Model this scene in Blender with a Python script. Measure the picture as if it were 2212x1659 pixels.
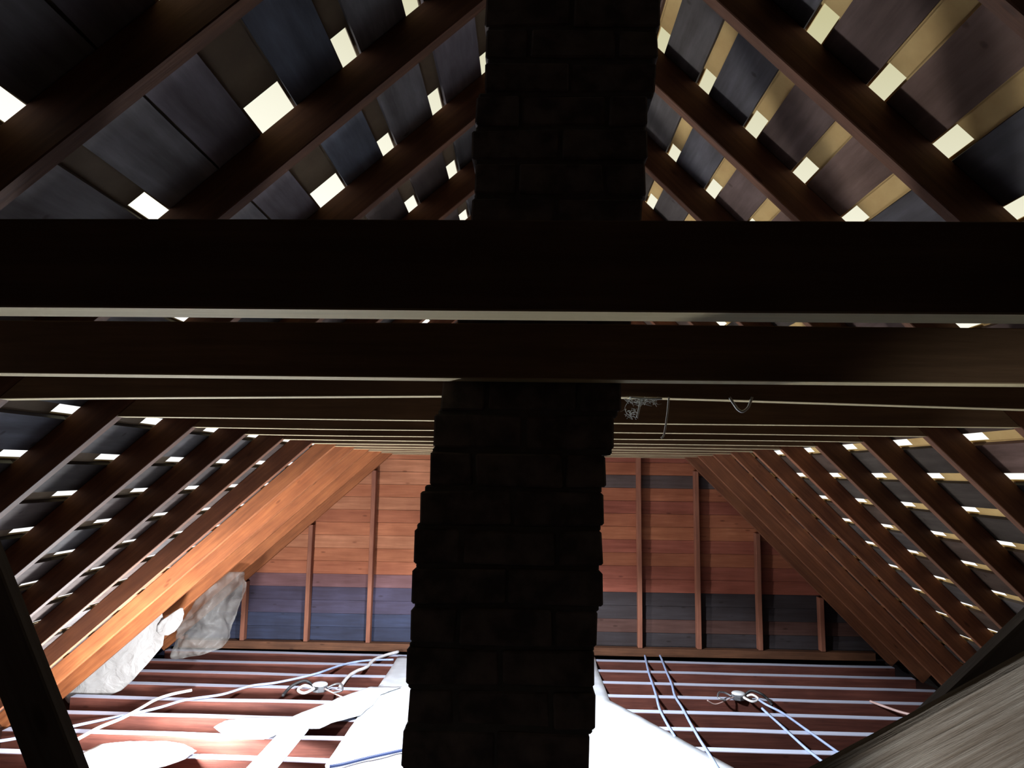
import bpy, bmesh, math, random
from mathutils import Vector, Matrix, noise
random.seed(7)
for o in list(bpy.data.objects): bpy.data.objects.remove(o)
SC = bpy.context.scene
COL = SC.collection

# ------------------------------------------------------------ camera
EZ = 2.0016                                   # eye height above the joist tops
PITCH, YAW, ROLL, FPX = 0.12423, 0.0223, 0.01404, 1528.8
cp, sp, cy, sy = math.cos(PITCH), math.sin(PITCH), math.cos(YAW), math.sin(YAW)
CF = Vector((-sy*cp, cy*cp, sp)); CR = Vector((cy, sy, 0)); CU = CR.cross(CF)
cr_, sr_ = math.cos(ROLL), math.sin(ROLL)
CR, CU = (cr_*CR + sr_*CU), (-sr_*CR + cr_*CU)
cam_d = bpy.data.cameras.new('camera'); cam = bpy.data.objects.new('camera', cam_d); COL.objects.link(cam)
EYE = Vector((0, 0, EZ))
M = Matrix((CR, CU, -CF)).transposed().to_4x4(); M.translation = EYE
cam.matrix_world = M
cam_d.sensor_fit = 'HORIZONTAL'; cam_d.sensor_width = 36.0; cam_d.lens = 36.0*FPX/2212.0
cam_d.clip_start = 0.02; cam_d.clip_end = 200
SC.camera = cam

# ------------------------------------------------------------ world
W = bpy.data.worlds.new('sky'); SC.world = W; W.use_nodes = True
nt = W.node_tree; bg = nt.nodes['Background']
tc = nt.nodes.new('ShaderNodeTexCoord'); sx = nt.nodes.new('ShaderNodeSeparateXYZ')
nt.links.new(tc.outputs['Generated'], sx.inputs[0])
cmb = nt.nodes.new('ShaderNodeMath'); cmb.operation = 'MULTIPLY_ADD'     # z + 0.25 x : brighter low and to the left
nt.links.new(sx.outputs[0], cmb.inputs[0]); cmb.inputs[1].default_value = 0.25; nt.links.new(sx.outputs[2], cmb.inputs[2])
rp = nt.nodes.new('ShaderNodeValToRGB'); nt.links.new(cmb.outputs[0], rp.inputs[0])
rp.color_ramp.elements[0].position = 0.0; rp.color_ramp.elements[0].color = (1.0, 1.0, 1.0, 1)
rp.color_ramp.elements[1].position = 0.62; rp.color_ramp.elements[1].color = (0.50, 0.47, 0.27, 1)
e = rp.color_ramp.elements.new(0.25); e.color = (1.0, 0.98, 0.85, 1)
e = rp.color_ramp.elements.new(0.42); e.color = (0.78, 0.76, 0.60, 1)
nt.links.new(rp.outputs[0], bg.inputs[0]); bg.inputs[1].default_value = 1.15

# ------------------------------------------------------------ lights and exposure
SC.view_settings.view_transform = 'Standard'; SC.view_settings.look = 'None'
SC.view_settings.gamma = 1.0; SC.view_settings.use_curve_mapping = False
SC.view_settings.exposure = 0.0
def plight(name, loc, power, col, r):
    l = bpy.data.lights.new(name, 'POINT'); l.energy = power; l.color = col; l.shadow_soft_size = r
    o = bpy.data.objects.new(name, l); o.location = loc; COL.objects.link(o); return o
def spot(name, loc, tgt, power, col, r, ang, blend=0.5):
    l = bpy.data.lights.new(name, 'SPOT'); l.energy = power; l.color = col; l.shadow_soft_size = r
    l.spot_size = ang; l.spot_blend = blend
    o = bpy.data.objects.new(name, l); o.location = loc; COL.objects.link(o)
    o.rotation_euler = (Vector(tgt)-Vector(loc)).to_track_quat('-Z', 'Y').to_euler(); return o
spot('sheet_fill_light', (-0.42, 5.20, 1.92), (-0.40, 5.40, 0.0), 680, (0.82, 0.90, 1.0), 0.10, math.radians(138), 0.2)  # unseen spot added behind the chimney to blow out the sheet and joist tops
plight('glare_bounce_light', (-2.50, 5.06, 0.16), 380, (0.93, 0.96, 1.0), 0.10)  # added point light emulating bounce off the glaring patch
spot('beam_fill_light', (0.35, 0.45, 1.25), (0.66, 1.0, 1.55), 17, (1.0, 0.97, 0.94), 0.04, math.radians(44), 0.7)  # added off-view spot that brightens only the weathered beam

# ------------------------------------------------------------ dimensions
S = 0.61; Y0 = 0.79267; H = EZ + 0.18681
XL, XR, AL, AR = -1.55326, 1.79772, 0.73009, 0.79303
SK = 0.00682; SKJ = 0.01715
RD = 0.12                                       # rafter depth
JS = 0.4067; YJ = 5.51579
tL, tR = math.tan(AL), math.tan(AR)
RX = (XR*tR + XL*tL)/(tL+tR); RZ = H + (RX-XL)*tL
YK = lambda k: Y0 + k*S
YF, YB = -1.62, 8.26                            # gable planes in front and behind
def ray(px, py): return CF + CR*((px-1106)/FPX) - CU*((py-829.5)/FPX)
def at_y(px, py, y):
    d = ray(px, py); return EYE + d*(y/d.y)
def at_z(px, py, z):
    d = ray(px, py); return EYE + d*((z-EZ)/d.z)

# ------------------------------------------------------------ materials
def new_mat(name):
    m = bpy.data.materials.new(name); m.use_nodes = True
    return m, m.node_tree, m.node_tree.nodes['Principled BSDF']
def ramp(t, stops):
    r = t.nodes.new('ShaderNodeValToRGB'); els = r.color_ramp.elements
    els[0].position, els[0].color = stops[0][0], (*stops[0][1], 1)
    els[1].position, els[1].color = stops[-1][0], (*stops[-1][1], 1)
    for p, c in stops[1:-1]:
        e = els.new(p); e.color = (*c, 1)
    return r
def wood(name, light, dark, rough=0.75, spec=0.25, stretch=(2.5, 40, 40), attr=False, vary=0.3, knots=True, bump=0.15, dust=None, lit_under=None):
    m, t, b = new_mat(name); N, L = t.nodes, t.links
    tc = N.new('ShaderNodeTexCoord'); mp = N.new('ShaderNodeMapping'); mp.inputs['Scale'].default_value = stretch
    oi = N.new('ShaderNodeObjectInfo'); ad = N.new('ShaderNodeVectorMath'); ad.operation = 'MULTIPLY_ADD'
    L.new(oi.outputs['Random'], ad.inputs[0]); ad.inputs[1].default_value = (37, 53, 71)
    L.new(tc.outputs['Object'], ad.inputs[2]); L.new(ad.outputs[0], mp.inputs[0])
    n1 = N.new('ShaderNodeTexNoise'); n1.inputs['Scale'].default_value = 1.0; n1.inputs['Detail'].default_value = 6; n1.inputs['Roughness'].default_value = 0.65
    L.new(mp.outputs[0], n1.inputs['Vector'])
    n2 = N.new('ShaderNodeTexNoise'); n2.inputs['Scale'].default_value = 3.2; n2.inputs['Detail'].default_value = 3
    L.new(ad.outputs[0], n2.inputs['Vector'])
    mx = N.new('ShaderNodeMath'); mx.operation = 'MULTIPLY_ADD'; L.new(n1.outputs[0], mx.inputs[0]); mx.inputs[1].default_value = 0.62
    m3 = N.new('ShaderNodeMath'); m3.operation = 'MULTIPLY'; L.new(n2.outputs[0], m3.inputs[0]); m3.inputs[1].default_value = 0.38
    L.new(m3.outputs[0], mx.inputs[2])
    r = ramp(t, [(0.36, dark), (0.52, tuple((a+c)/2 for a, c in zip(dark, light))), (0.64, light)])
    L.new(mx.outputs[0], r.inputs[0]); col = r.outputs[0]
    if knots:
        v = N.new('ShaderNodeTexVoronoi'); v.inputs['Scale'].default_value = 1.0
        mk = N.new('ShaderNodeMapping'); mk.inputs['Scale'].default_value = (3.2, 9, 9)
        L.new(ad.outputs[0], mk.inputs[0]); L.new(mk.outputs[0], v.inputs['Vector'])
        kr = ramp(t, [(0.0, (0.35, 0.3, 0.28)), (0.07, (0.6, 0.55, 0.5)), (0.11, (1, 1, 1))]); L.new(v.outputs['Distance'], kr.inputs[0])
        mm = N.new('ShaderNodeMix'); mm.data_type = 'RGBA'; mm.blend_type = 'MULTIPLY'; mm.inputs[0].default_value = 0.8
        L.new(col, mm.inputs[6]); L.new(kr.outputs[0], mm.inputs[7]); col = mm.outputs[2]
    if attr:
        a = N.new('ShaderNodeAttribute'); a.attribute_name = 'tint'
        mm = N.new('ShaderNodeMix'); mm.data_type = 'RGBA'; mm.blend_type = 'MULTIPLY'; mm.inputs[0].default_value = 1.0
        L.new(col, mm.inputs[6]); L.new(a.outputs['Color'], mm.inputs[7]); col = mm.outputs[2]
    elif vary:
        hs = N.new('ShaderNodeHueSaturation'); mr = N.new('ShaderNodeMapRange')
        mr.inputs[3].default_value = 1-vary; mr.inputs[4].default_value = 1+vary
        L.new(oi.outputs['Random'], mr.inputs[0]); L.new(mr.outputs[0], hs.inputs['Value']); L.new(col, hs.inputs['Color']); col = hs.outputs[0]
    if dust:
        g = N.new('ShaderNodeNewGeometry'); sp_ = N.new('ShaderNodeSeparateXYZ'); L.new(g.outputs['True Normal'], sp_.inputs[0])
        cl = N.new('ShaderNodeMapRange'); cl.inputs[1].default_value = 0.6; cl.inputs[2].default_value = 0.9; L.new(sp_.outputs[2], cl.inputs[0])
        mm = N.new('ShaderNodeMix'); mm.data_type = 'RGBA'; L.new(cl.outputs[0], mm.inputs[0]); L.new(col, mm.inputs[6]); mm.inputs[7].default_value = (*dust, 1); col = mm.outputs[2]
    if lit_under:                                     # light from below painted in: undersides pale, sides keep the darker colour
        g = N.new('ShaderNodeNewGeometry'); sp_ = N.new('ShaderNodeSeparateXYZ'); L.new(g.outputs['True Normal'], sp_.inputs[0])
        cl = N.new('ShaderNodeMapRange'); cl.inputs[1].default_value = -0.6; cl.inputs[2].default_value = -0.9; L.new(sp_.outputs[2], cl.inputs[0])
        r2 = ramp(t, [(0.36, tuple(c*0.8 for c in lit_under)), (0.6, lit_under)]); L.new(mx.outputs[0], r2.inputs[0])
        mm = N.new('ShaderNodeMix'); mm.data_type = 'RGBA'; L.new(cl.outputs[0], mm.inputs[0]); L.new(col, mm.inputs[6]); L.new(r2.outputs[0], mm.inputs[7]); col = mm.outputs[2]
    L.new(col, b.inputs['Base Color']); b.inputs['Roughness'].default_value = rough
    b.inputs['Specular IOR Level'].default_value = spec
    bp = N.new('ShaderNodeBump'); bp.inputs['Strength'].default_value = bump; bp.inputs['Distance'].default_value = 0.01
    L.new(n1.outputs[0], bp.inputs['Height']); L.new(bp.outputs[0], b.inputs['Normal'])
    return m
def plain(name, col, rough=0.6, metal=0.0, trans=0.0, nscale=None, c2=None):
    m, t, b = new_mat(name)
    b.inputs['Roughness'].default_value = rough; b.inputs['Metallic'].default_value = metal
    n = t.nodes.new('ShaderNodeTexNoise'); n.inputs['Scale'].default_value = nscale or 12; n.inputs['Detail'].default_value = 5
    tc = t.nodes.new('ShaderNodeTexCoord'); t.links.new(tc.outputs['Object'], n.inputs['Vector'])
    r = ramp(t, [(0.35, c2 or tuple(c*0.8 for c in col)), (0.65, col)]); t.links.new(n.outputs[0], r.inputs[0])
    t.links.new(r.outputs[0], b.inputs['Base Color'])
    return m
MAT = {
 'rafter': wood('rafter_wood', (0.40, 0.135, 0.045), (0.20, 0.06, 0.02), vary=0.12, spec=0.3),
 'rafter_shaded': wood('shaded_rafter_wood', (0.17, 0.07, 0.033), (0.08, 0.032, 0.015), vary=0.15, spec=0.3),  # darker copy of the rafter wood, unlit look put into the colour
 'rafter_mid': wood('dim_rafter_wood', (0.24, 0.09, 0.04), (0.12, 0.04, 0.018), vary=0.15, spec=0.3),  # in-between copy for the dimly lit rafters
 'tie': wood('tie_wood', (0.24, 0.15, 0.085), (0.13, 0.08, 0.045), vary=0.15, spec=0.2, knots=False, lit_under=(0.86, 0.73, 0.42)),
 'joist': wood('joist_wood', (0.17, 0.055, 0.038), (0.08, 0.025, 0.018), vary=0.12, dust=(0.56, 0.60, 0.74)),
 'stud': wood('stud_wood', (0.30, 0.12, 0.07), (0.18, 0.065, 0.04), vary=0.1, knots=False),
 'board': wood('sheathing_wood', (.75, .75, .75), (0.32, 0.30, 0.28), attr=True, stretch=(14, 1.6, 14), spec=0.12, rough=0.85),
 'gable': wood('gable_board_wood', (.55, .55, .55), (0.32, 0.28, 0.26), attr=True, stretch=(1.8, 14, 26)),
 'shingle': wood('shingle_wood', (0.72, 0.50, 0.20), (0.50, 0.31, 0.11), stretch=(4, 3, 4), vary=0, knots=False),
 'shingle_old': wood('old_brown_shingle_wood', (0.20, 0.14, 0.08), (0.11, 0.07, 0.04), stretch=(4, 3, 4), vary=0, knots=False),
 'brace': wood('brace_wood', (0.16, 0.14, 0.12), (0.08, 0.065, 0.055), vary=0.1),
 'grey': wood('weathered_grey_wood', (0.46, 0.43, 0.38), (0.17, 0.13, 0.095), stretch=(5, 130, 130), vary=0, bump=0.8, knots=False, rough=0.9),
 'plank': wood('pale_plank_wood', (0.85, 0.85, 0.85), (0.65, 0.65, 0.66), vary=0, knots=False),
 'lath': wood('lath_wood', (0.10, 0.04, 0.03), (0.04, 0.018, 0.015), stretch=(2, 30, 30), vary=0, knots=False),
 'brick': plain('sooty_brick', (0.15, 0.12, 0.11), 0.95, nscale=22, c2=(0.06, 0.05, 0.05)),
 'mortar': plain('old_mortar', (0.10, 0.095, 0.09), 0.98, nscale=40),
 'white': plain('white_sheeting', (0.70, 0.72, 0.75), 0.6, nscale=6),
 'wire_blue': plain('grey_blue_cable', (0.42, 0.52, 0.78), 0.45, nscale=20),
 'wire_white': plain('white_cable', (0.85, 0.82, 0.80), 0.5, nscale=20),
 'wire_pink': plain('pinkish_cable', (0.62, 0.42, 0.38), 0.5, nscale=20),
 'wire_dark': plain('dark_cable', (0.02, 0.04, 0.14), 0.5, nscale=20),
 'porcelain': plain('white_porcelain', (0.88, 0.9, 0.92), 0.25, nscale=5),
 'metal': plain('dull_steel', (0.35, 0.36, 0.38), 0.45, metal=0.8, nscale=30),
 'black': plain('black_tape', (0.02, 0.02, 0.022), 0.6, nscale=30),
 'web': plain('dusty_cobweb', (0.85, 0.88, 0.83), 0.9, nscale=50),
}
def sheet_mat(name, col, tr, alpha):
    m, t, b = new_mat(name); N, L = t.nodes, t.links
    b.inputs['Base Color'].default_value = (*col, 1); b.inputs['Roughness'].default_value = 0.35
    n = N.new('ShaderNodeTexNoise'); n.inputs['Scale'].default_value = 7; n.inputs['Detail'].default_value = 6; n.inputs['Distortion'].default_value = 1.5
    bp = N.new('ShaderNodeBump'); bp.inputs['Strength'].default_value = 0.7; bp.inputs['Distance'].default_value = 0.03
    tcn = N.new('ShaderNodeTexCoord'); L.new(tcn.outputs['Object'], n.inputs['Vector'])
    L.new(n.outputs[0], bp.inputs['Height']); L.new(bp.outputs[0], b.inputs['Normal'])
    td = N.new('ShaderNodeBsdfTranslucent'); td.inputs[0].default_value = (*col, 1)
    tp = N.new('ShaderNodeBsdfTransparent')
    m1 = N.new('ShaderNodeMixShader'); m1.inputs[0].default_value = tr
    m2 = N.new('ShaderNodeMixShader'); m2.inputs[0].default_value = alpha
    L.new(b.outputs[0], m1.inputs[1]); L.new(td.outputs[0], m1.inputs[2])
    L.new(tp.outputs[0], m2.inputs[1]); L.new(m1.outputs[0], m2.inputs[2])
    L.new(m2.outputs[0], N['Material Output'].inputs['Surface'])
    return m
MAT['film'] = sheet_mat('milky_plastic_film', (0.52, 0.50, 0.48), 0.35, 0.93)
MAT['film_thin'] = sheet_mat('thin_plastic_film', (0.42, 0.40, 0.37), 0.35, 0.30)

# ------------------------------------------------------------ helpers
def link(name, bm, mat, parent=None, mw=None, smooth=False):
    me = bpy.data.meshes.new(name); bm.normal_update(); bm.to_mesh(me); bm.free()
    for mm in (mat if isinstance(mat, (list, tuple)) else [mat]): me.materials.append(mm)
    if smooth:
        for p in me.polygons: p.use_smooth = True
    o = bpy.data.objects.new(name, me); COL.objects.link(o)
    if mw is not None: o.matrix_world = mw
    if parent: o.parent = parent
    return o
def tag(o, label=None, cat=None, group=None, kind=None):
    if label: o['label'] = label
    if cat: o['category'] = cat
    if group: o['group'] = group
    if kind: o['kind'] = kind
    return o
def empty(name, loc):
    o = bpy.data.objects.new(name, None); o.location = loc; o.empty_display_size = 0.1; COL.objects.link(o); return o
def frame(a, b, yhint):
    """matrix: X along a->b, Y close to yhint"""
    x = (b-a).normalized(); z = x.cross(yhint).normalized(); y = z.cross(x)
    m = Matrix((x, y, z)).transposed().to_4x4(); m.translation = a; return m
def box_bm(l0, l1, w0, w1, d0, d1, seg=1, wob=0.0, bev=0.003, seed=0):
    """box along X with slight wobble and eased arrises"""
    bm = bmesh.new(); rings = []
    for i in range(seg+1):
        x = l0 + (l1-l0)*i/seg
        oy = noise.noise(Vector((x*1.3, seed*3.1, 0)))*wob; oz = noise.noise(Vector((x*1.3, 9, seed*2.7)))*wob
        rings.append([bm.verts.new((x, yy+oy, zz+oz)) for yy, zz in ((w0, d0), (w1, d0), (w1, d1), (w0, d1))])
    for a, b in zip(rings, rings[1:]):
        for j in range(4): bm.faces.new((a[j], a[(j+1) % 4], b[(j+1) % 4], b[j]))
    bm.faces.new(rings[0][::-1]); bm.faces.new(rings[-1])
    bmesh.ops.recalc_face_normals(bm, faces=bm.faces)
    if bev:
        ed = [e for e in bm.edges if len(e.link_faces) == 2 and e.calc_face_angle(0) > 0.6]
        bmesh.ops.bevel(bm, geom=ed, offset=bev, segments=1, affect='EDGES')
    return bm
def beam(name, a, b, w, d, mat, yhint=Vector((0, 1, 0)), seg=8, wob=0.004, seed=0, parent=None, bev=0.003):
    """square timber from a to b: w along yhint, d across, centred"""
    a, b = Vector(a), Vector(b); m = frame(a, b, yhint); L = (b-a).length
    bm = box_bm(0, L, -w/2, w/2, -d/2, d/2, seg, wob, bev, seed)
    return link(name, bm, mat, parent, m)
def smooth_path(pts, n=6):
    out = []; P = [pts[0]] + list(pts) + [pts[-1]]
    for i in range(1, len(P)-2):
        p0, p1, p2, p3 = P[i-1], P[i], P[i+1], P[i+2]
        for j in range(n):
            t = j/n
            out.append(0.5*((2*p1) + (p2-p0)*t + (2*p0-5*p1+4*p2-p3)*t*t + (3*p1-p0-3*p2+p3)*t**3))
    out.append(pts[-1]); return out
def tube_bm(pts, r, bm=None, sides=8, smooth=True):
    bm = bm or bmesh.new(); P = smooth_path([Vector(p) for p in pts]) if smooth else [Vector(p) for p in pts]
    rings = []; n0 = None
    for i, p in enumerate(P):
        d = (P[min(i+1, len(P)-1)] - P[max(i-1, 0)]).normalized()
        if n0 is None: n0 = d.orthogonal().normalized()
        n0 = (n0 - d*n0.dot(d)).normalized(); b = d.cross(n0)
        rr = r(i/(len(P)-1)) if callable(r) else r
        rings.append([bm.verts.new(p + (n0*math.cos(2*math.pi*k/sides) + b*math.sin(2*math.pi*k/sides))*rr) for k in range(sides)])
    for a, b in zip(rings, rings[1:]):
        for k in range(sides): bm.faces.new((a[k], a[(k+1) % sides], b[(k+1) % sides], b[k]))
    bm.faces.new(rings[0][::-1]); bm.faces.new(rings[-1]); return bm
def lathe_bm(prof, seg=24, bm=None, c=Vector((0, 0, 0))):
    bm = bm or bmesh.new(); rings = []
    for r, z in prof: rings.append([bm.verts.new(c+Vector((r*math.cos(2*math.pi*k/seg), r*math.sin(2*math.pi*k/seg), z))) for k in range(seg)])
    for a, b in zip(rings, rings[1:]):
        for k in range(seg): bm.faces.new((a[k], a[(k+1) % seg], b[(k+1) % seg], b[k]))
    bm.faces.new(rings[0][::-1]); bm.faces.new(rings[-1]); return bm
ORD = ['first', 'second', 'third', 'fourth', 'fifth', 'sixth', 'seventh', 'eighth', 'ninth', 'tenth', 'eleventh', 'twelfth', 'thirteenth', 'fourteenth', 'fifteenth', 'sixteenth']
def skewed(x, y, z, sk=SK): return Vector((x, y - x*math.tan(sk), z))

# ------------------------------------------------------------ roof sheathing (gapped boards) and shingles
UVL = (Vector((math.cos(AL), 0, math.sin(AL))), Vector((-math.sin(AL), 0, math.cos(AL))))
UVR = (Vector((-math.cos(AR), 0, math.sin(AR))), Vector((math.sin(AR), 0, math.cos(AR))))
OL, OR_ = Vector((XL, 0, H)), Vector((XR, 0, H))
def slope_u(side, x):                             # slope coordinate of a point whose visible x (at depth RD) is x
    return (x - XL + RD*math.sin(AL))/math.cos(AL) if side < 0 else (XR + RD*math.sin(AR) - x)/math.cos(AR)
GL = [(-0.17, .07), (-0.36, .07), (-0.55, .072), (-0.765, .14), (-0.94, .006), (-1.11, .075), (-1.31, .07), (-1.52, .07)] + [(-1.72-0.187*i, .072) for i in range(13)]
GR = [(0.50, .07), (0.67, .07), (0.85, .075), (1.03, .078), (1.21, .078), (1.40, .07), (1.60, .07), (1.79, .07)] + [(1.98-0+0.1695*i, .07) for i in range(12)]
def hole_slots(side):
    out = []
    for x, w in (GL if side < 0 else GR):
        out.append((slope_u(side, x), w))
    return out
YS0, YS1 = YF, YB + 0.25
def build_ceiling(side):
    U, V = UVL if side < 0 else UVR; O = OL if side < 0 else OR_
    name = 'ceiling_left' if side < 0 else 'ceiling_right'
    umax = (RX-XL)/math.cos(AL) + 0.10 if side < 0 else (XR-RX)/math.cos(AR) + 0.10
    umin = -3.85 if side < 0 else -3.62
    slots = sorted(hole_slots(side)); g = []
    lo = umin
    boards = []
    for u, w in slots:
        boards.append((lo, u-w/2)); lo = u+w/2
    boards.append((lo, umax))
    bm = bmesh.new(); lay = bm.loops.layers.float_color.new('tint')
    rnd = random.Random(11 if side < 0 else 23)
    for bi, (a, b) in enumerate(boards):
        if b-a < 0.02: continue
        # lengths of board, butted over rafters
        ys = [YS0]; 
        while ys[-1] < YS1-1.3: ys.append(ys[-1] + S*rnd.choice([4, 5, 6, 3]))
        ys = [YS0] + [YK(round((y-Y0)/S))+.045 for y in ys[1:]]; ys[-1] = YS1
        kj = rnd.choice([3, 3, 4] if side < 0 else [3, 4, 4])       # from here on the rafters' shade is put into a darker tint
        ys = sorted([y for y in ys if abs(y-YK(kj)-.024) > .9 or y in (YS0, YS1)] + [YK(kj)+.024] + ([YK(8)+.024] if side < 0 else []))
        for y0, y1 in zip(ys, ys[1:]):
            if y1-y0 < .1: continue
            # some wide strips are two boards edge to edge
            parts = [(a, b)] if (b-a) < 0.25 else [(a, (a+b)/2-.0015), ((a+b)/2+.0015, b)]
            for (p, q) in parts:
                if side < 0:
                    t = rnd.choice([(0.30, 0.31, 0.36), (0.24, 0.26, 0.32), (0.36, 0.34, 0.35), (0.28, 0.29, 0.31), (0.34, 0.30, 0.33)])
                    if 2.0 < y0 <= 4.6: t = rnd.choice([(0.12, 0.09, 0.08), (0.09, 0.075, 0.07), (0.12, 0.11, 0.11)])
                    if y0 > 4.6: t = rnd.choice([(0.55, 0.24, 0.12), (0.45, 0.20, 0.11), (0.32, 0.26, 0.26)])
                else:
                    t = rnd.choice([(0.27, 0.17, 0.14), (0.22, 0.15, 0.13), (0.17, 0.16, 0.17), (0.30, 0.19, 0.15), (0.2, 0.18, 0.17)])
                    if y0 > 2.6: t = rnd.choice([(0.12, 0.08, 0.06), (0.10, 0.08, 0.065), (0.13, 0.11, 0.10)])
                vs = []
                n = max(2, int((y1-y0)/.3)); jl = rnd.uniform(-.003, .003)
                rings = []
                for i in range(n+1):
                    y = y0+.001+(y1-y0-.002)*i/n
                    e0 = noise.noise(Vector((y*2.3, bi, side)))*.004; e1 = noise.noise(Vector((y*2.1, bi+50, side)))*.004
                    rings.append([bm.verts.new(O + U*(p+.001+e0) + V*(RD+.001) + Vector((0, y, 0))), bm.verts.new(O + U*(q-.001+e1) + V*(RD+.001) + Vector((0, y, 0))),
                                  bm.verts.new(O + U*(q-.001+e1) + V*(RD+.019) + Vector((0, y, 0))), bm.verts.new(O + U*(p+.001+e0) + V*(RD+.019) + Vector((0, y, 0)))])
                fs = []
                for r0, r1 in zip(rings, rings[1:]):
                    for j in range(4): fs.append(bm.faces.new((r0[j], r0[(j+1) % 4], r1[(j+1) % 4], r1[j])))
                fs.append(bm.faces.new(rings[0][::-1])); fs.append(bm.faces.new(rings[-1]))
                for f in fs:
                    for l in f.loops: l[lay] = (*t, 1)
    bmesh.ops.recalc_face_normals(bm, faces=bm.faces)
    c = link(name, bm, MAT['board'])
    tag(c, kind='structure')
    # shingle layer with daylight slots beside each rafter
    ucuts = [umin]; cell = []
    for u, w in slots:
        ucuts += [u-w/2+.003, u+w/2-.003] if w > .02 else []
    ucuts.append(umax + 0.03)
    bm = bmesh.new(); rnd = random.Random(5 if side < 0 else 6)
    def quad(u0, u1, y0, y1):
        vs = [bm.verts.new(O + U*uu + V*(RD+.020+dv) + Vector((0, yy, 0))) for dv in (0, .008) for uu, yy in ((u0, y0), (u1, y0), (u1, y1), (u0, y1))]
        for f in ((0, 1, 2, 3), (7, 6, 5, 4), (0, 4, 5, 1), (1, 5, 6, 2), (2, 6, 7, 3), (3, 7, 4, 0)): bm.faces.new([vs[i] for i in f])
    for i, (u0, u1) in enumerate(zip(ucuts, ucuts[1:])):
        if i % 2 == 0: quad(u0-.004, u1+.004, YS0, YS1); continue
        y = YS0
        for k in range(1, 9):
            yr = YK(k) + .13 - (O + U*u0).x*math.tan(SK)
            e = .26 - .014*YK(k) + rnd.uniform(-.015, .015); 
            quad(u0, u1, y, yr-e); y = yr + rnd.uniform(-.004, .006)
        quad(u0, u1, y, YS1)
    sh = link('shingles', bm, MAT['shingle_old' if side < 0 else 'shingle'], c); sh['label'] = ('brown' if side < 0 else 'tan') + ' shingles seen through the gaps between the boards'
    return c
build_ceiling(-1); build_ceiling(1)

# ------------------------------------------------------------ rafters
def rafter(side, k):
    U, V = UVL if side < 0 else UVR; O = OL if side < 0 else OR_
    # outline in the frame's plane: bottom line, plumb cut at ridge, level cut at the joists
    umin_b = -(H-0.0)/U.z - .05; 
    ur = lambda v: (RX - (O + V*v).x)/U.x + (-.014/abs(U.x))
    pts = [(umin_b, 0), (ur(0), 0), (ur(RD), RD), (umin_b+.0, RD)]
    n = 14; bm = bmesh.new(); w = .048; sd = k*1.7 + (0 if side < 0 else 60)
    rings = []
    for i in range(n+1):
        t = i/n; oy = noise.noise(Vector((t*5, sd, 0)))*.006; ov = noise.noise(Vector((t*6, sd, 4)))*.003
        ub = pts[0][0] + (pts[1][0]-pts[0][0])*t; ut = pts[3][0] + (pts[2][0]-pts[3][0])*t
        rings.append([bm.verts.new((ub, oy, ov)), bm.verts.new((ub, w+oy, ov)), bm.verts.new((ut, w+oy, RD)), bm.verts.new((ut, oy, RD))])
    for a, b in zip(rings, rings[1:]):
        for j in range(4): bm.faces.new((a[j], a[(j+1) % 4], b[(j+1) % 4], b[j]))
    bm.faces.new(rings[0][::-1]); bm.faces.new(rings[-1]); bmesh.ops.recalc_face_normals(bm, faces=bm.faces)
    ed = [e for e in bm.edges if len(e.link_faces) == 2 and e.calc_face_angle(0) > 0.6]
    bmesh.ops.bevel(bm, geom=ed, offset=.003, segments=1, affect='EDGES')
    rot = Matrix.Rotation(-SK, 4, 'Z')
    X = U.copy(); Yv = Vector((0, 1, 0)); Zv = V.copy()
    m = Matrix((X, Yv, Zv)).transposed().to_4x4()
    if side > 0: pass
    T = Matrix.Translation(Vector((0, YK(k), 0))) @ rot @ Matrix.Translation(O) @ m
    o = link('rafter', bm, MAT['rafter' if side < 0 and k >= 8 else ('rafter_mid' if k >= 7 else 'rafter_shaded')], None, T)
    nth = 12-k
    sname = 'left' if side < 0 else 'right'
    if k == 12: lab = 'end rafter of the %s roof slope, against the far gable boards' % sname
    elif k >= 8 and side < 0: lab = 'bright orange rafter of the left slope, %s out from the far gable end rafter' % ORD[nth-1]
    elif k <= 0: lab = 'black unlit rafter of the %s slope, %s toward the viewer from the nearest collar tie' % (sname, ORD[-k-1]) if k < 0 else 'black unlit rafter of the %s slope beside the nearest collar tie' % sname
    else: lab = 'reddish-brown rafter of the %s slope, %s out from the far gable end rafter' % (sname, ORD[nth-1])
    return tag(o, lab, 'rafter', 'rafters of the %s roof slope' % sname)
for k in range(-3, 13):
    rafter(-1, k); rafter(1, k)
rb = beam('ridge_board', (RX, YF+.03, RZ+.045), (RX, YB-.02, RZ+.045), .022, .16, MAT['rafter'], Vector((1, 0, 0)), seg=12)
tag(rb, 'dark ridge board where both rafter rows meet at the peak', 'ridge board')

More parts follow.
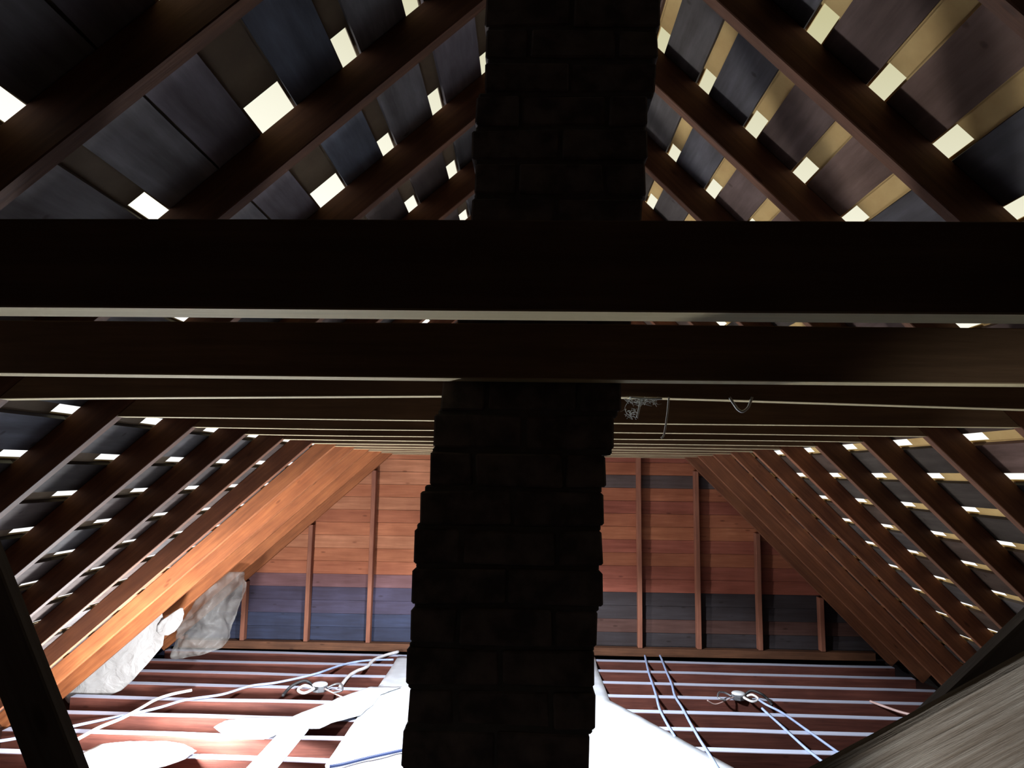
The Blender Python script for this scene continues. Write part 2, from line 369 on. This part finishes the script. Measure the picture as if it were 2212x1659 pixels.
# ------------------------------------------------------------ collar ties
def tie(k):
    y = YK(k)+.05; th = .052; hh = .105
    topL = lambda z: XL + (z-H)/tL + .002; topR = lambda z: XR - (z-H)/tR - .002
    bm = bmesh.new(); n = 16; rings = []
    for i in range(n+1):
        t = i/n; sg = noise.noise(Vector((t*3, k*2.2, 1)))*.003; sgt = noise.noise(Vector((t*3, k*2.2, 7)))*.003
        if k == 2:                                        # warped tie behind the chimney
            P = [(-300, 861), (0, 857), (945, 853), (1345, 858), (2212, 886), (2500, 896)]
            px = -150 + 2600*t; py = next(a[1] + (b[1]-a[1])*(px-a[0])/(b[0]-a[0]) for a, b in zip(P, P[1:]) if px <= b[0] or b is P[-1])
            q = at_y(px, py, y-.05); sg = q.z - H; sgt = sg
        if k == 0: sg -= .003
        z0, z1 = H+sg, H+(hh if k != 1 else .110)+sgt
        x0 = topL(z0) + (topR(z0)-topL(z0))*t; x1 = topL(z1) + (topR(z1)-topL(z1))*t
        yo = noise.noise(Vector((t*2.5, k*1.2, 3)))*.004
        rings.append([bm.verts.new(skewed(x0, y+yo-.05, z0)), bm.verts.new(skewed(x0, y+yo-.05+th, z0)), bm.verts.new(skewed(x1, y+yo-.05+th, z1)), bm.verts.new(skewed(x1, y+yo-.05, z1))])
    for a, b in zip(rings, rings[1:]):
        for j in range(4): bm.faces.new((a[j], a[(j+1) % 4], b[(j+1) % 4], b[j]))
    bm.faces.new(rings[0][::-1]); bm.faces.new(rings[-1]); bmesh.ops.recalc_face_normals(bm, faces=bm.faces)
    ed = [e for e in bm.edges if len(e.link_faces) == 2 and e.calc_face_angle(0) > 0.6]
    bmesh.ops.bevel(bm, geom=ed, offset=.002, segments=1, affect='EDGES')
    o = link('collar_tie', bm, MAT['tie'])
    lab = {0: 'nearest collar tie, the broad black beam across the picture with a pale underside',
           1: 'second collar tie, black beam passing just in front of the chimney',
           2: 'warped collar tie just behind the chimney with cobwebs hanging from its edge'}.get(k)
    if not lab: lab = 'collar tie with pale lit underside, %s beyond the chimney' % ORD[k-2] if k < 8 else 'thin looking far collar tie, %s from the gable wall' % ORD[12-k]
    tag(o, lab, 'collar tie', 'collar ties across the attic')
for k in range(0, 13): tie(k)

# ------------------------------------------------------------ joists and the lath below them
def xlow(z): return XL - (H-z)/tL, XR + (H-z)/tR
def joist(i):
    y = YJ + i*JS; w = .082; hh = .15; sk = SKJ
    xa, xb = xlow(0); xa += .03; xb -= .03
    a = Vector((xa, y + w/2 - xa*math.tan(sk), -hh/2)); b = Vector((xb, y + w/2 - xb*math.tan(sk), -hh/2))
    o = beam('ceiling_joist', a, b, w, hh, MAT['joist'], Vector((0, 1, 0)), seg=18, wob=.006, seed=i+30, bev=.004)
    if i >= -2: lab = 'ceiling joist with dusty bluish top edge, %s from the far gable wall' % ORD[6-i]
    else: lab = 'ceiling joist below the viewer, %s in front of the washed out sheeting' % ORD[-3-i]
    tag(o, lab, 'joist', 'ceiling joists')
for i in range(-17, 7):
    if i not in (-9, -10): joist(i)
bm = bmesh.new()
y = YF
rnd = random.Random(3)
while y < YB+.05:
    w = .038
    z0 = -.168; xa, xb = xlow(0)
    vs = [bm.verts.new(p) for zz in (z0, z0-.008) for p in ((xa-.05, y, zz), (xb+.05, y, zz), (xb+.05, y+w, zz), (xa-.05, y+w, zz))]
    for f in ((3, 2, 1, 0), (4, 5, 6, 7), (0, 1, 5, 4), (1, 2, 6, 5), (2, 3, 7, 6), (3, 0, 4, 7)): bm.faces.new([vs[i] for i in f])
    y += w+.008
xa, xb = xlow(0)
vs = [bm.verts.new(p) for zz in (-.178, -.2) for p in ((xa-.6, YF-.1, zz), (xb+.6, YF-.1, zz), (xb+.6, YB+.3, zz), (xa-.6, YB+.3, zz))]
for f in ((3, 2, 1, 0), (4, 5, 6, 7), (0, 1, 5, 4), (1, 2, 6, 5), (2, 3, 7, 6), (3, 0, 4, 7)): bm.faces.new([vs[i] for i in f])
bmesh.ops.recalc_face_normals(bm, faces=bm.faces)
tag(link('floor', bm, MAT['lath']), kind='structure')

# ------------------------------------------------------------ gable walls
def gable(name, y, dirn, left_cols, right_cols, bh, split):
    bm = bmesh.new(); lay = bm.loops.layers.float_color.new('tint'); z = -.2; i = 0
    zt = RZ + .2
    rnd = random.Random(9)
    while z < zt:
        z1 = min(z+bh, zt)
        lx = lambda zz: min(XL + (zz-H)/tL - RD/math.sin(AL) - .02, RX-.02); rx = lambda zz: max(XR - (zz-H)/tR + RD/math.sin(AR) + .02, RX+.02)
        for (xs0, xs1, cols) in ((None, split, left_cols), (split, None, right_cols)):
            a0 = lx(z) if xs0 is None else xs0+.001; a1 = lx(z1-.003) if xs0 is None else xs0+.001
            b0 = rx(z) if xs1 is None else xs1-.001; b1 = rx(z1-.003) if xs1 is None else xs1-.001
            if b0 <= a0 or b1 <= a1: continue
            t = cols[min(i, len(cols)-1)]; c = rnd.uniform(.93, 1.07)
            tilt = .012*dirn
            vs = [bm.verts.new(p) for p in ((a0, y, z+.001), (b0, y, z+.001), (b1, y+tilt, z1-.003), (a1, y+tilt, z1-.003),
                  (a0, y+.02*dirn, z+.001), (b0, y+.02*dirn, z+.001), (b1, y+tilt+.02*dirn, z1-.003), (a1, y+tilt+.02*dirn, z1-.003))]
            for f in ((0, 1, 2, 3), (7, 6, 5, 4), (0, 4, 5, 1), (1, 5, 6, 2), (2, 6, 7, 3), (3, 7, 4, 0)):
                fc = bm.faces.new([vs[j] for j in f])
                for l in fc.loops: l[lay] = (t[0]*c, t[1]*c, t[2]*c, 1)
        z = z1; i += 1
    # backing paper so that no light comes through the seams
    zb = -.2; vs = []
    lx = XL + (zb-H)/tL - RD/math.sin(AL); rx = XR - (zb-H)/tR + RD/math.sin(AR)
    for yy in (y+.03*dirn, y+.04*dirn):
        vs += [bm.verts.new((lx, yy, zb)), bm.verts.new((rx, yy, zb)), bm.verts.new((RX, yy, RZ+.25))]
    for f in ((0, 1, 2), (5, 4, 3), (0, 3, 4, 1), (1, 4, 5, 2), (2, 5, 3, 0)):
        fc = bm.faces.new([vs[j] for j in f])
        for l in fc.loops: l[lay] = (.1, .06, .05, 1)
    bmesh.ops.recalc_face_normals(bm, faces=bm.faces)
    return tag(link(name, bm, MAT['gable']), kind='structure')
o_ = (0.85, 0.31, 0.15); o2 = (0.75, 0.26, 0.13); o3 = (0.95, 0.40, 0.21); nv = (0.07, 0.085, 0.16); bl = (0.12, 0.10, 0.17); mv = (0.34, 0.17, 0.18); dk = (0.085, 0.07, 0.075); rd = (0.62, 0.19, 0.12)  # nv, bl, mv: grey-blue boards with the bluish glare haze put into the tint
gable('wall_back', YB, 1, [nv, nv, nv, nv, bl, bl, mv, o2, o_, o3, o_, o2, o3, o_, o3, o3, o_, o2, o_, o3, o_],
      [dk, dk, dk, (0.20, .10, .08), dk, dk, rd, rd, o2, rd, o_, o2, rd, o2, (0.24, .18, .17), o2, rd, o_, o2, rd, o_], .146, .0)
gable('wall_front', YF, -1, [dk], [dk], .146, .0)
pl = beam('bottom_plate', (xlow(.05)[0]+.05, YB-.055, .045), (xlow(.05)[1]-.05, YB-.055, .045), .095, .085, MAT['rafter_shaded'], seg=12)
tag(pl, 'bottom plate along the foot of the far gable wall', 'plate')
studs = [(397, 'far left short stud of the gable wall behind the hanging plastic'), (525, 'short gable stud beside the thin hanging plastic sheet'), (662, 'gable stud left of the chimney, half hidden high up by orange rafters'), (796, 'tall gable stud closest to the left side of the chimney'),
         (930, 'gable stud hidden behind the left part of the chimney'), (1238, 'gable stud hidden behind the right part of the chimney'), (1382, 'tall gable stud closest to the right side of the chimney'), (1509, 'second gable stud right of the chimney'), (1641, 'third gable stud right of the chimney'), (1775, 'fourth and shortest gable stud right of the chimney, in deep shade')]
ys_ = YB-.05
for px, lab in studs:
    x = at_y(px, 1380, ys_).x
    zt = min(H + (x-XL)*tL, H + (XR-x)*tR) - .004
    zt -= .0
    bm = box_bm(0, zt-.09, -.045, .045, -.024, .024, 6, .003, .003, x)
    m = Matrix(((0, 0, 1, x), (0, 1, 0, ys_), (1, 0, 0, .09), (0, 0, 0, 1)))
    m = Matrix(((0, 0, -1, x), (0, 1, 0, ys_), (1, 0, 0, .09), (0, 0, 0, 1)))
    tag(link('gable_stud', bm, MAT['stud'], None, m), lab, 'stud', 'studs of the far gable wall')

# ------------------------------------------------------------ chimney
YC = 1.475; CD = .40
LP = [(1659, 867), (1520, 872), (1400, 878), (1300, 881), (1200, 886), (1110, 905), (1000, 919), (930, 940), (860, 952), (700, 985), (480, 1012), (240, 1025), (150, 1044), (0, 1050), (-200, 1066)]
RP = [(1659, 1280), (1520, 1290), (1400, 1297), (1200, 1300), (1120, 1306), (1050, 1313), (950, 1325), (915, 1341), (480, 1391), (300, 1400), (190, 1410), (100, 1429), (0, 1434), (-200, 1450)]
def prof(P):
    return sorted((at_y(x, y, YC).z, at_y(x, y, YC).x) for y, x in P)
LZ, RZp = prof(LP), prof(RP)
def interp(T, z):
    if z <= T[0][0]: return T[0][1] + (z-T[0][0])*.02
    if z >= T[-1][0]: return T[-1][1] + (z-T[-1][0])*.08
    for a, b in zip(T, T[1:]):
        if a[0] <= z <= b[0]: return a[1] + (b[1]-a[1])*(z-a[0])/(b[0]-a[0])
bm = bmesh.new(); rnd = random.Random(21)
def brick(x0, x1, y0, y1, z0, z1, mi=0, j=.003):
    sub = bmesh.new(); 
    r = bmesh.ops.create_cube(sub, size=1)
    for v in sub.verts:
        v.co = Vector(((x0+x1)/2 + v.co.x*(x1-x0), (y0+y1)/2 + v.co.y*(y1-y0), (z0+z1)/2 + v.co.z*(z1-z0))) + Vector((rnd.uniform(-j, j), rnd.uniform(-j, j), rnd.uniform(-j, j)))
    bmesh.ops.bevel(sub, geom=list(sub.edges), offset=.004, segments=1, affect='EDGES')
    mp = {v: bm.verts.new(v.co) for v in sub.verts}
    for f in sub.faces:
        nf = bm.faces.new([mp[v] for v in f.verts]); nf.material_index = mi
    sub.free()
z = -.16; c = 0; ch = .068
prev = None
while z < RZ + .02:
    zz = z + ch/2
    l, r = interp(LZ, zz), interp(RZp, zz)
    l += rnd.uniform(-.008, .005); r += rnd.uniform(-.005, .008)
    n = 2; xs = [l, l+(r-l)*.5, r] if c % 2 == 0 else [l, l+(r-l)*.26, l+(r-l)*.76, r]
    for a, b in zip(xs, xs[1:]):
        for (ya, yb) in ((YC, YC+CD*.5), (YC+CD*.5, YC+CD)):
            brick(a+.004, b-.004, ya+.003+rnd.uniform(-.002, .003), yb-.003, z, z+ch)
    brick(l+.010, r-.010, YC+.010, YC+CD-.01, z-.012, z+ch+.012, 1, .001)
    # mortar squeezed out of the joints at the arrises
    for s_, xx in ((-1, l), (1, r)):
        if rnd.random() < .7:
            w = rnd.uniform(.002, .006); y_ = YC + rnd.uniform(.0, .1)
            0 and brick(xx-(w if s_ < 0 else .008), xx+(.008 if s_ < 0 else w), y_, y_+rnd.uniform(.08, .25), z-.011, z-.001, 1, .002)
    z += ch+.011; c += 1
bmesh.ops.recalc_face_normals(bm, faces=bm.faces)
chim = link('chimney', bm, [MAT['brick'], MAT['mortar']])
tag(chim, 'dark leaning brick chimney with ragged edges in the middle of the attic', 'chimney')

# ------------------------------------------------------------ braces near the viewer
def solve_to_z(p, d, z): return p + d*((z-p.z)/d.z)
yb_ = 1.27
a = at_y(-66, 1165, yb_); b = at_y(126, 1659, yb_); d = (b-a).normalized()
lo = solve_to_z(a, d, .03)
def hit_left(p, d):
    q = p.copy()
    while q.z < H + (q.x-XL)*tL + .03 and q.z < 4: q = q - d*.01
    return q
top = hit_left(a, d)
tag(beam('diagonal_brace', lo, top, .03, .080, MAT['brace'], seed=3), 'dark diagonal brace crossing the lower left corner', 'brace')
a = at_y(2212, 1403, yb_); b = at_y(2025, 1583, yb_); d = (b-a).normalized()
lo = solve_to_z(a, d, .03); q = a.copy()
while q.z < H + (XR-q.x)*tR + .03 and q.z < 4: q = q - d*.01
tag(beam('diagonal_brace', lo, q, .03, .085, MAT['brace'], seed=5), 'dark diagonal brace on the right, above the grey weathered beam', 'brace')
yg = 1.0; e0 = at_y(1768, 1659, yg); e1 = at_y(2212, 1420, yg); d = (e1-e0).normalized(); nrm = Vector((d.z, 0, -d.x)); gw = .21
e0c = e0 + nrm*gw/2 + Vector((0, .012, 0)); loz = solve_to_z(e0c, d, .11); q = e0c.copy()
while q.z < H + (XR-q.x)*tR - .08 and q.z < 4: q = q + d*.01
gb = beam('weathered_beam', loz, q, .024, gw, MAT['grey'], seed=8, wob=.006, seg=40, bev=.006)
tag(gb, 'rough grey weathered beam slanting through the lower right corner', 'beam')

# ------------------------------------------------------------ sheets
def strip_sheet(name, rows, place, mat, cols=24, amp=.02, scale=4.0, thick=.004, seed=0, sub=5, nd=Vector((0, 0, 1))):
    """rows: (py, x_left, x_right); place(px, py) -> point; crumpled by noise along nd"""
    R = []
    for (a, b) in zip(rows, rows[1:]):
        for j in range(sub):
            t = j/sub; R.append(tuple(a[i] + (b[i]-a[i])*t for i in range(3)))
    R.append(rows[-1]); bm = bmesh.new(); G = []
    for (py, x0, x1) in R:
        row = []
        for c in range(cols+1):
            p = place(x0 + (x1-x0)*c/cols, py)
            n = noise.fractal(Vector((p.x*scale+seed, p.y*scale, p.z*scale)), .8, 2.0, 4)
            row.append(bm.verts.new(p + nd*(abs(n) if nd.z else n)*amp))
        G.append(row)
    for r0, r1 in zip(G, G[1:]):
        for c in range(cols): bm.faces.new((r0[c], r0[c+1], r1[c+1], r1[c]))
    bmesh.ops.recalc_face_normals(bm, faces=bm.faces)
    o = link(name, bm, mat, smooth=True)
    md = o.modifiers.new('thickness', 'SOLIDIFY'); md.thickness = thick; md.offset = 1 if nd.z else 0
    return o
fl = lambda px, py: at_z(px, py, .012)
s = strip_sheet('white_sheet', [(1420, 860, 1285), (1448, 842, 1291), (1514, 797, 1317), (1575, 756, 1428), (1655, 702, 1576), (1690, 712, 1640), (1900, 560, 2010)], fl, MAT['white'], cols=40, amp=.012, thick=.004)
tag(s, 'large white sheet spread over the joists around the foot of the chimney, glaring white', 'sheet')
s = strip_sheet('glare_sheet', [(1484, 800, 868), (1500, 752, 822), (1522, 698, 806), (1545, 640, 778), (1562, 596, 715), (1574, 590, 690)], lambda x, y: at_z(x, y, .03), MAT['white'], amp=.012, scale=3, seed=3)  # added pieces standing in for the blown-out glare patches
tag(s, 'added white sheet for the glare on the joists, joining the sheet beside the chimney', 'sheet', 'added sheets for the glare on the joists')
s = strip_sheet('glare_sheet', [(1551, 530, 640), (1558, 490, 672), (1572, 462, 652), (1588, 480, 600), (1598, 520, 570)], lambda x, y: at_z(x, y, .03), MAT['white'], amp=.012, scale=3, seed=8)
tag(s, 'small added white sheet for the glare on the joists left of the pale plank', 'sheet', 'added sheets for the glare on the joists')
s = strip_sheet('glare_sheet', [(1601, 280, 350), (1608, 215, 400), (1622, 190, 425), (1640, 150, 400), (1665, 110, 330), (1690, 150, 300)], lambda x, y: at_z(x, y, .03), MAT['white'], amp=.012, scale=3, seed=13)
tag(s, 'added white sheet for the glare on the joists next to the dark left brace', 'sheet', 'added sheets for the glare on the joists')
p0, p1 = at_z(566, 1659, .028), at_z(650, 1562, .028); dd = (p0-p1).normalized()
tag(beam('plank', p1, p0+dd*.9, .19, .024, MAT['plank'], yhint=Vector((1, 0, 0)), seg=6, wob=.002), 'pale plank laid diagonally over the joists left of the chimney', 'plank')

h1 = lambda px, py: at_y(px, py, 6.62 - (1500-py)*.0006)
s = strip_sheet('hanging_sheet', [(1300, 330, 338), (1322, 300, 345), (1345, 268, 350), (1372, 232, 354), (1395, 205, 350), (1430, 168, 322), (1465, 150, 292), (1490, 146, 264), (1500, 148, 240), (1514, 158, 190)],
                h1, MAT['film'], amp=.07, scale=1.1, nd=Vector((0, 1, 0)), cols=30)
tag(s, 'milky plastic sheet bulging down from the lower left rafters onto the joists', 'plastic sheet')
fl_ = strip_sheet('flap', [(1312, 393, 398), (1325, 372, 401), (1340, 350, 396), (1352, 340, 388), (1364, 336, 378), (1372, 346, 364)], h1, MAT['film'], amp=.04, scale=3, nd=Vector((0, 1, 0)), cols=10)
fl_.parent = s; fl_['label'] = 'loose corner of the sheet folded outward'
h2 = lambda px, py: at_y(px, py, 7.25)
s = strip_sheet('hanging_sheet', [(1238, 488, 520), (1258, 460, 530), (1290, 428, 528), (1325, 400, 516), (1350, 386, 508), (1375, 382, 500), (1400, 378, 478), (1412, 378, 440), (1421, 378, 398)],
                h2, MAT['film_thin'], amp=.16, scale=2.6, nd=Vector((0, 1, 0)), cols=30, seed=5)
tag(s, 'thin greyish crumpled plastic sheet hanging in front of the far gable studs', 'plastic sheet')

# ------------------------------------------------------------ cables
def cable(pts, r, mat, label, z=.016, lift=None):
    P = []
    for i, (x, y) in enumerate(pts):
        q = at_z(x, y, z + (lift[i] if lift else 0)); P.append(q)
    o = link('electric_cable', tube_bm(P, r), MAT[mat], smooth=True); tag(o, label, 'cable'); return o
cable([(1393, 1416), (1396, 1430), (1402, 1455), (1411, 1482), (1418, 1505), (1425, 1532), (1440, 1562), (1458, 1592)], .011, 'wire_blue', 'pale blue cable crossing the joists just right of the white sheet', lift=[0, 0, 0, 0, 0, 0, 0, 0])
cable([(1424, 1413), (1430, 1426), (1440, 1452), (1451, 1478), (1458, 1504), (1474, 1530), (1490, 1560), (1511, 1597), (1540, 1642), (1556, 1668)], .011, 'wire_blue', 'longer pale blue cable beside it, running on to the bottom edge', lift=[0, 0, 0, 0, 0, 0, 0, 0, 0, 0])
cable([(1646, 1530), (1662, 1545), (1690, 1570), (1740, 1616), (1795, 1660), (1840, 1698)], .010, 'wire_blue', 'lower of two pale blue cables running from the right junction box to the corner beam', lift=[.02, 0, 0, 0, 0, 0])
cable([(1640, 1512), (1655, 1522), (1690, 1540), (1740, 1575), (1800, 1618), (1860, 1660)], .010, 'wire_blue', 'upper of two pale blue cables running from the right junction box to the corner beam', lift=[.03, .02, 0, 0, 0, 0])
cable([(1880, 1515), (1910, 1526), (1945, 1538), (1990, 1549), (2040, 1560)], .011, 'wire_pink', 'short pinkish cable lying on the joists behind the grey beam')
cable([(-40, 1606), (40, 1594), (170, 1566), (330, 1532), (400, 1512), (480, 1500), (540, 1482), (600, 1474), (680, 1456), (740, 1436), (790, 1427), (850, 1425)], .011, 'wire_blue', 'long thin blue cable across the joists from the left brace to the chimney')
cable([(150, 1606), (176, 1592), (215, 1571), (262, 1552), (300, 1532), (335, 1512), (370, 1500), (414, 1491)], .013, 'wire_white', 'white wavy cable on the joists beside the left brace', z=.02)
cable([(735, 1484), (752, 1462), (770, 1450), (792, 1441), (806, 1427), (828, 1417), (860, 1408)], .017, 'wire_white', 'white wavy cable climbing over the joists beside the chimney', z=.02)
cable([(712, 1656), (740, 1651), (800, 1636), (872, 1620), (960, 1600)], .011, 'wire_dark', 'dark blue cable lying across the white sheet left of the chimney', z=.045)

# ------------------------------------------------------------ junction boxes
def junction(loc, label, scale=1.0, flip=1):
    t = empty('junction_box', loc); tag(t, label, 'junction box')
    bm = lathe_bm([(0, 0), (.05, 0), (.052, .004), (.052, .036), (.048, .038), (0, .038)], 8)
    link('box', bm, MAT['metal'], t)
    bm = lathe_bm([(0, .0385), (.050, .0385), (.052, .042), (.044, .050), (.020, .054), (0, .054)], 24)
    link('cover', bm, MAT['porcelain'], t, smooth=True)
    for pts, r, m, nm in (([(.05*flip, -.01, .02), (.09*flip, -.04, .045), (.12*flip, -.09, .03), (.07*flip, -.12, .02), (.02*flip, -.09, .035), (.03*flip, -.05, .03)], .009, 'wire_white', 'cable_loop'),
                       ([(-.05*flip, 0, .02), (-.10*flip, .02, .04), (-.15*flip, -.02, .05), (-.17*flip, -.08, .03), (-.12*flip, -.10, .02)], .007, 'metal', 'cable_clamp'),
                       ([(.05*flip, .02, .02), (.10*flip, .01, .06), (.16*flip, -.03, .05), (.20*flip, -.05, .02), (.21*flip, -.12, .0)], .010, 'black', 'taped_splice'),
                       ([(-.04*flip, -.02, .02), (-.11*flip, -.07, .01), (-.20*flip, -.10, -.01), (-.26*flip, -.11, .02)], .005, 'wire_pink', 'wire_tail')):
        link(nm, tube_bm(pts, r), MAT[m], t, smooth=True)
    t.scale = (scale,)*3; return t
pj = at_z(1596, 1512, 0); junction((pj.x, pj.y+.01, .004), 'round white-capped junction box with tangled wires on a joist right of the chimney', 1.2)
pj = at_z(690, 1494, 0); junction((pj.x, pj.y+.01, .004), 'glaring white junction box with wire loops on a joist left of the chimney', 1.35, -1)

# ------------------------------------------------------------ cobwebs
yw = YK(2)-.006
def web(strands, label, fuzz=()):
    bm = bmesh.new(); rnd = random.Random(len(label))
    for pts, r in strands: tube_bm([at_y(x, y, yw) for x, y in pts], r, bm, 5)
    for (x0, x1, y0, y1, n) in fuzz:
        for _ in range(n):
            x, y = rnd.uniform(x0, x1), rnd.uniform(y0, y1)
            pts = [(x, y), (x+rnd.uniform(-9, 9), y+rnd.uniform(-6, 9)), (x+rnd.uniform(-14, 14), y+rnd.uniform(-4, 12))]
            tube_bm([at_y(a, b, yw+rnd.uniform(-.02, .01)) for a, b in pts], .0006, bm, 4)
    o = link('cobweb', bm, MAT['web'], smooth=True); tag(o, label, 'cobweb')
web([([(1383, 860), (1381, 880), (1376, 902)], .003), ([(1362, 862), (1350, 880), (1356, 895), (1374, 902)], .0008), ([(1360, 858), (1395, 861), (1430, 861)], .003)], 'tangled cobweb at the corner of the chimney and the warped collar tie', [(1352, 1420, 860, 872, 50), (1348, 1372, 870, 900, 18)])
web([([(1445, 858), (1442, 890), (1438, 920), (1434, 940), (1428, 946)], .0028)], 'single long cobweb strand hanging straight down from the warped collar tie')
web([([(1576, 858), (1585, 872), (1594, 884), (1604, 889), (1615, 882), (1620, 872), (1625, 858)], .0040)], 'u-shaped cobweb strand looping below the warped collar tie')
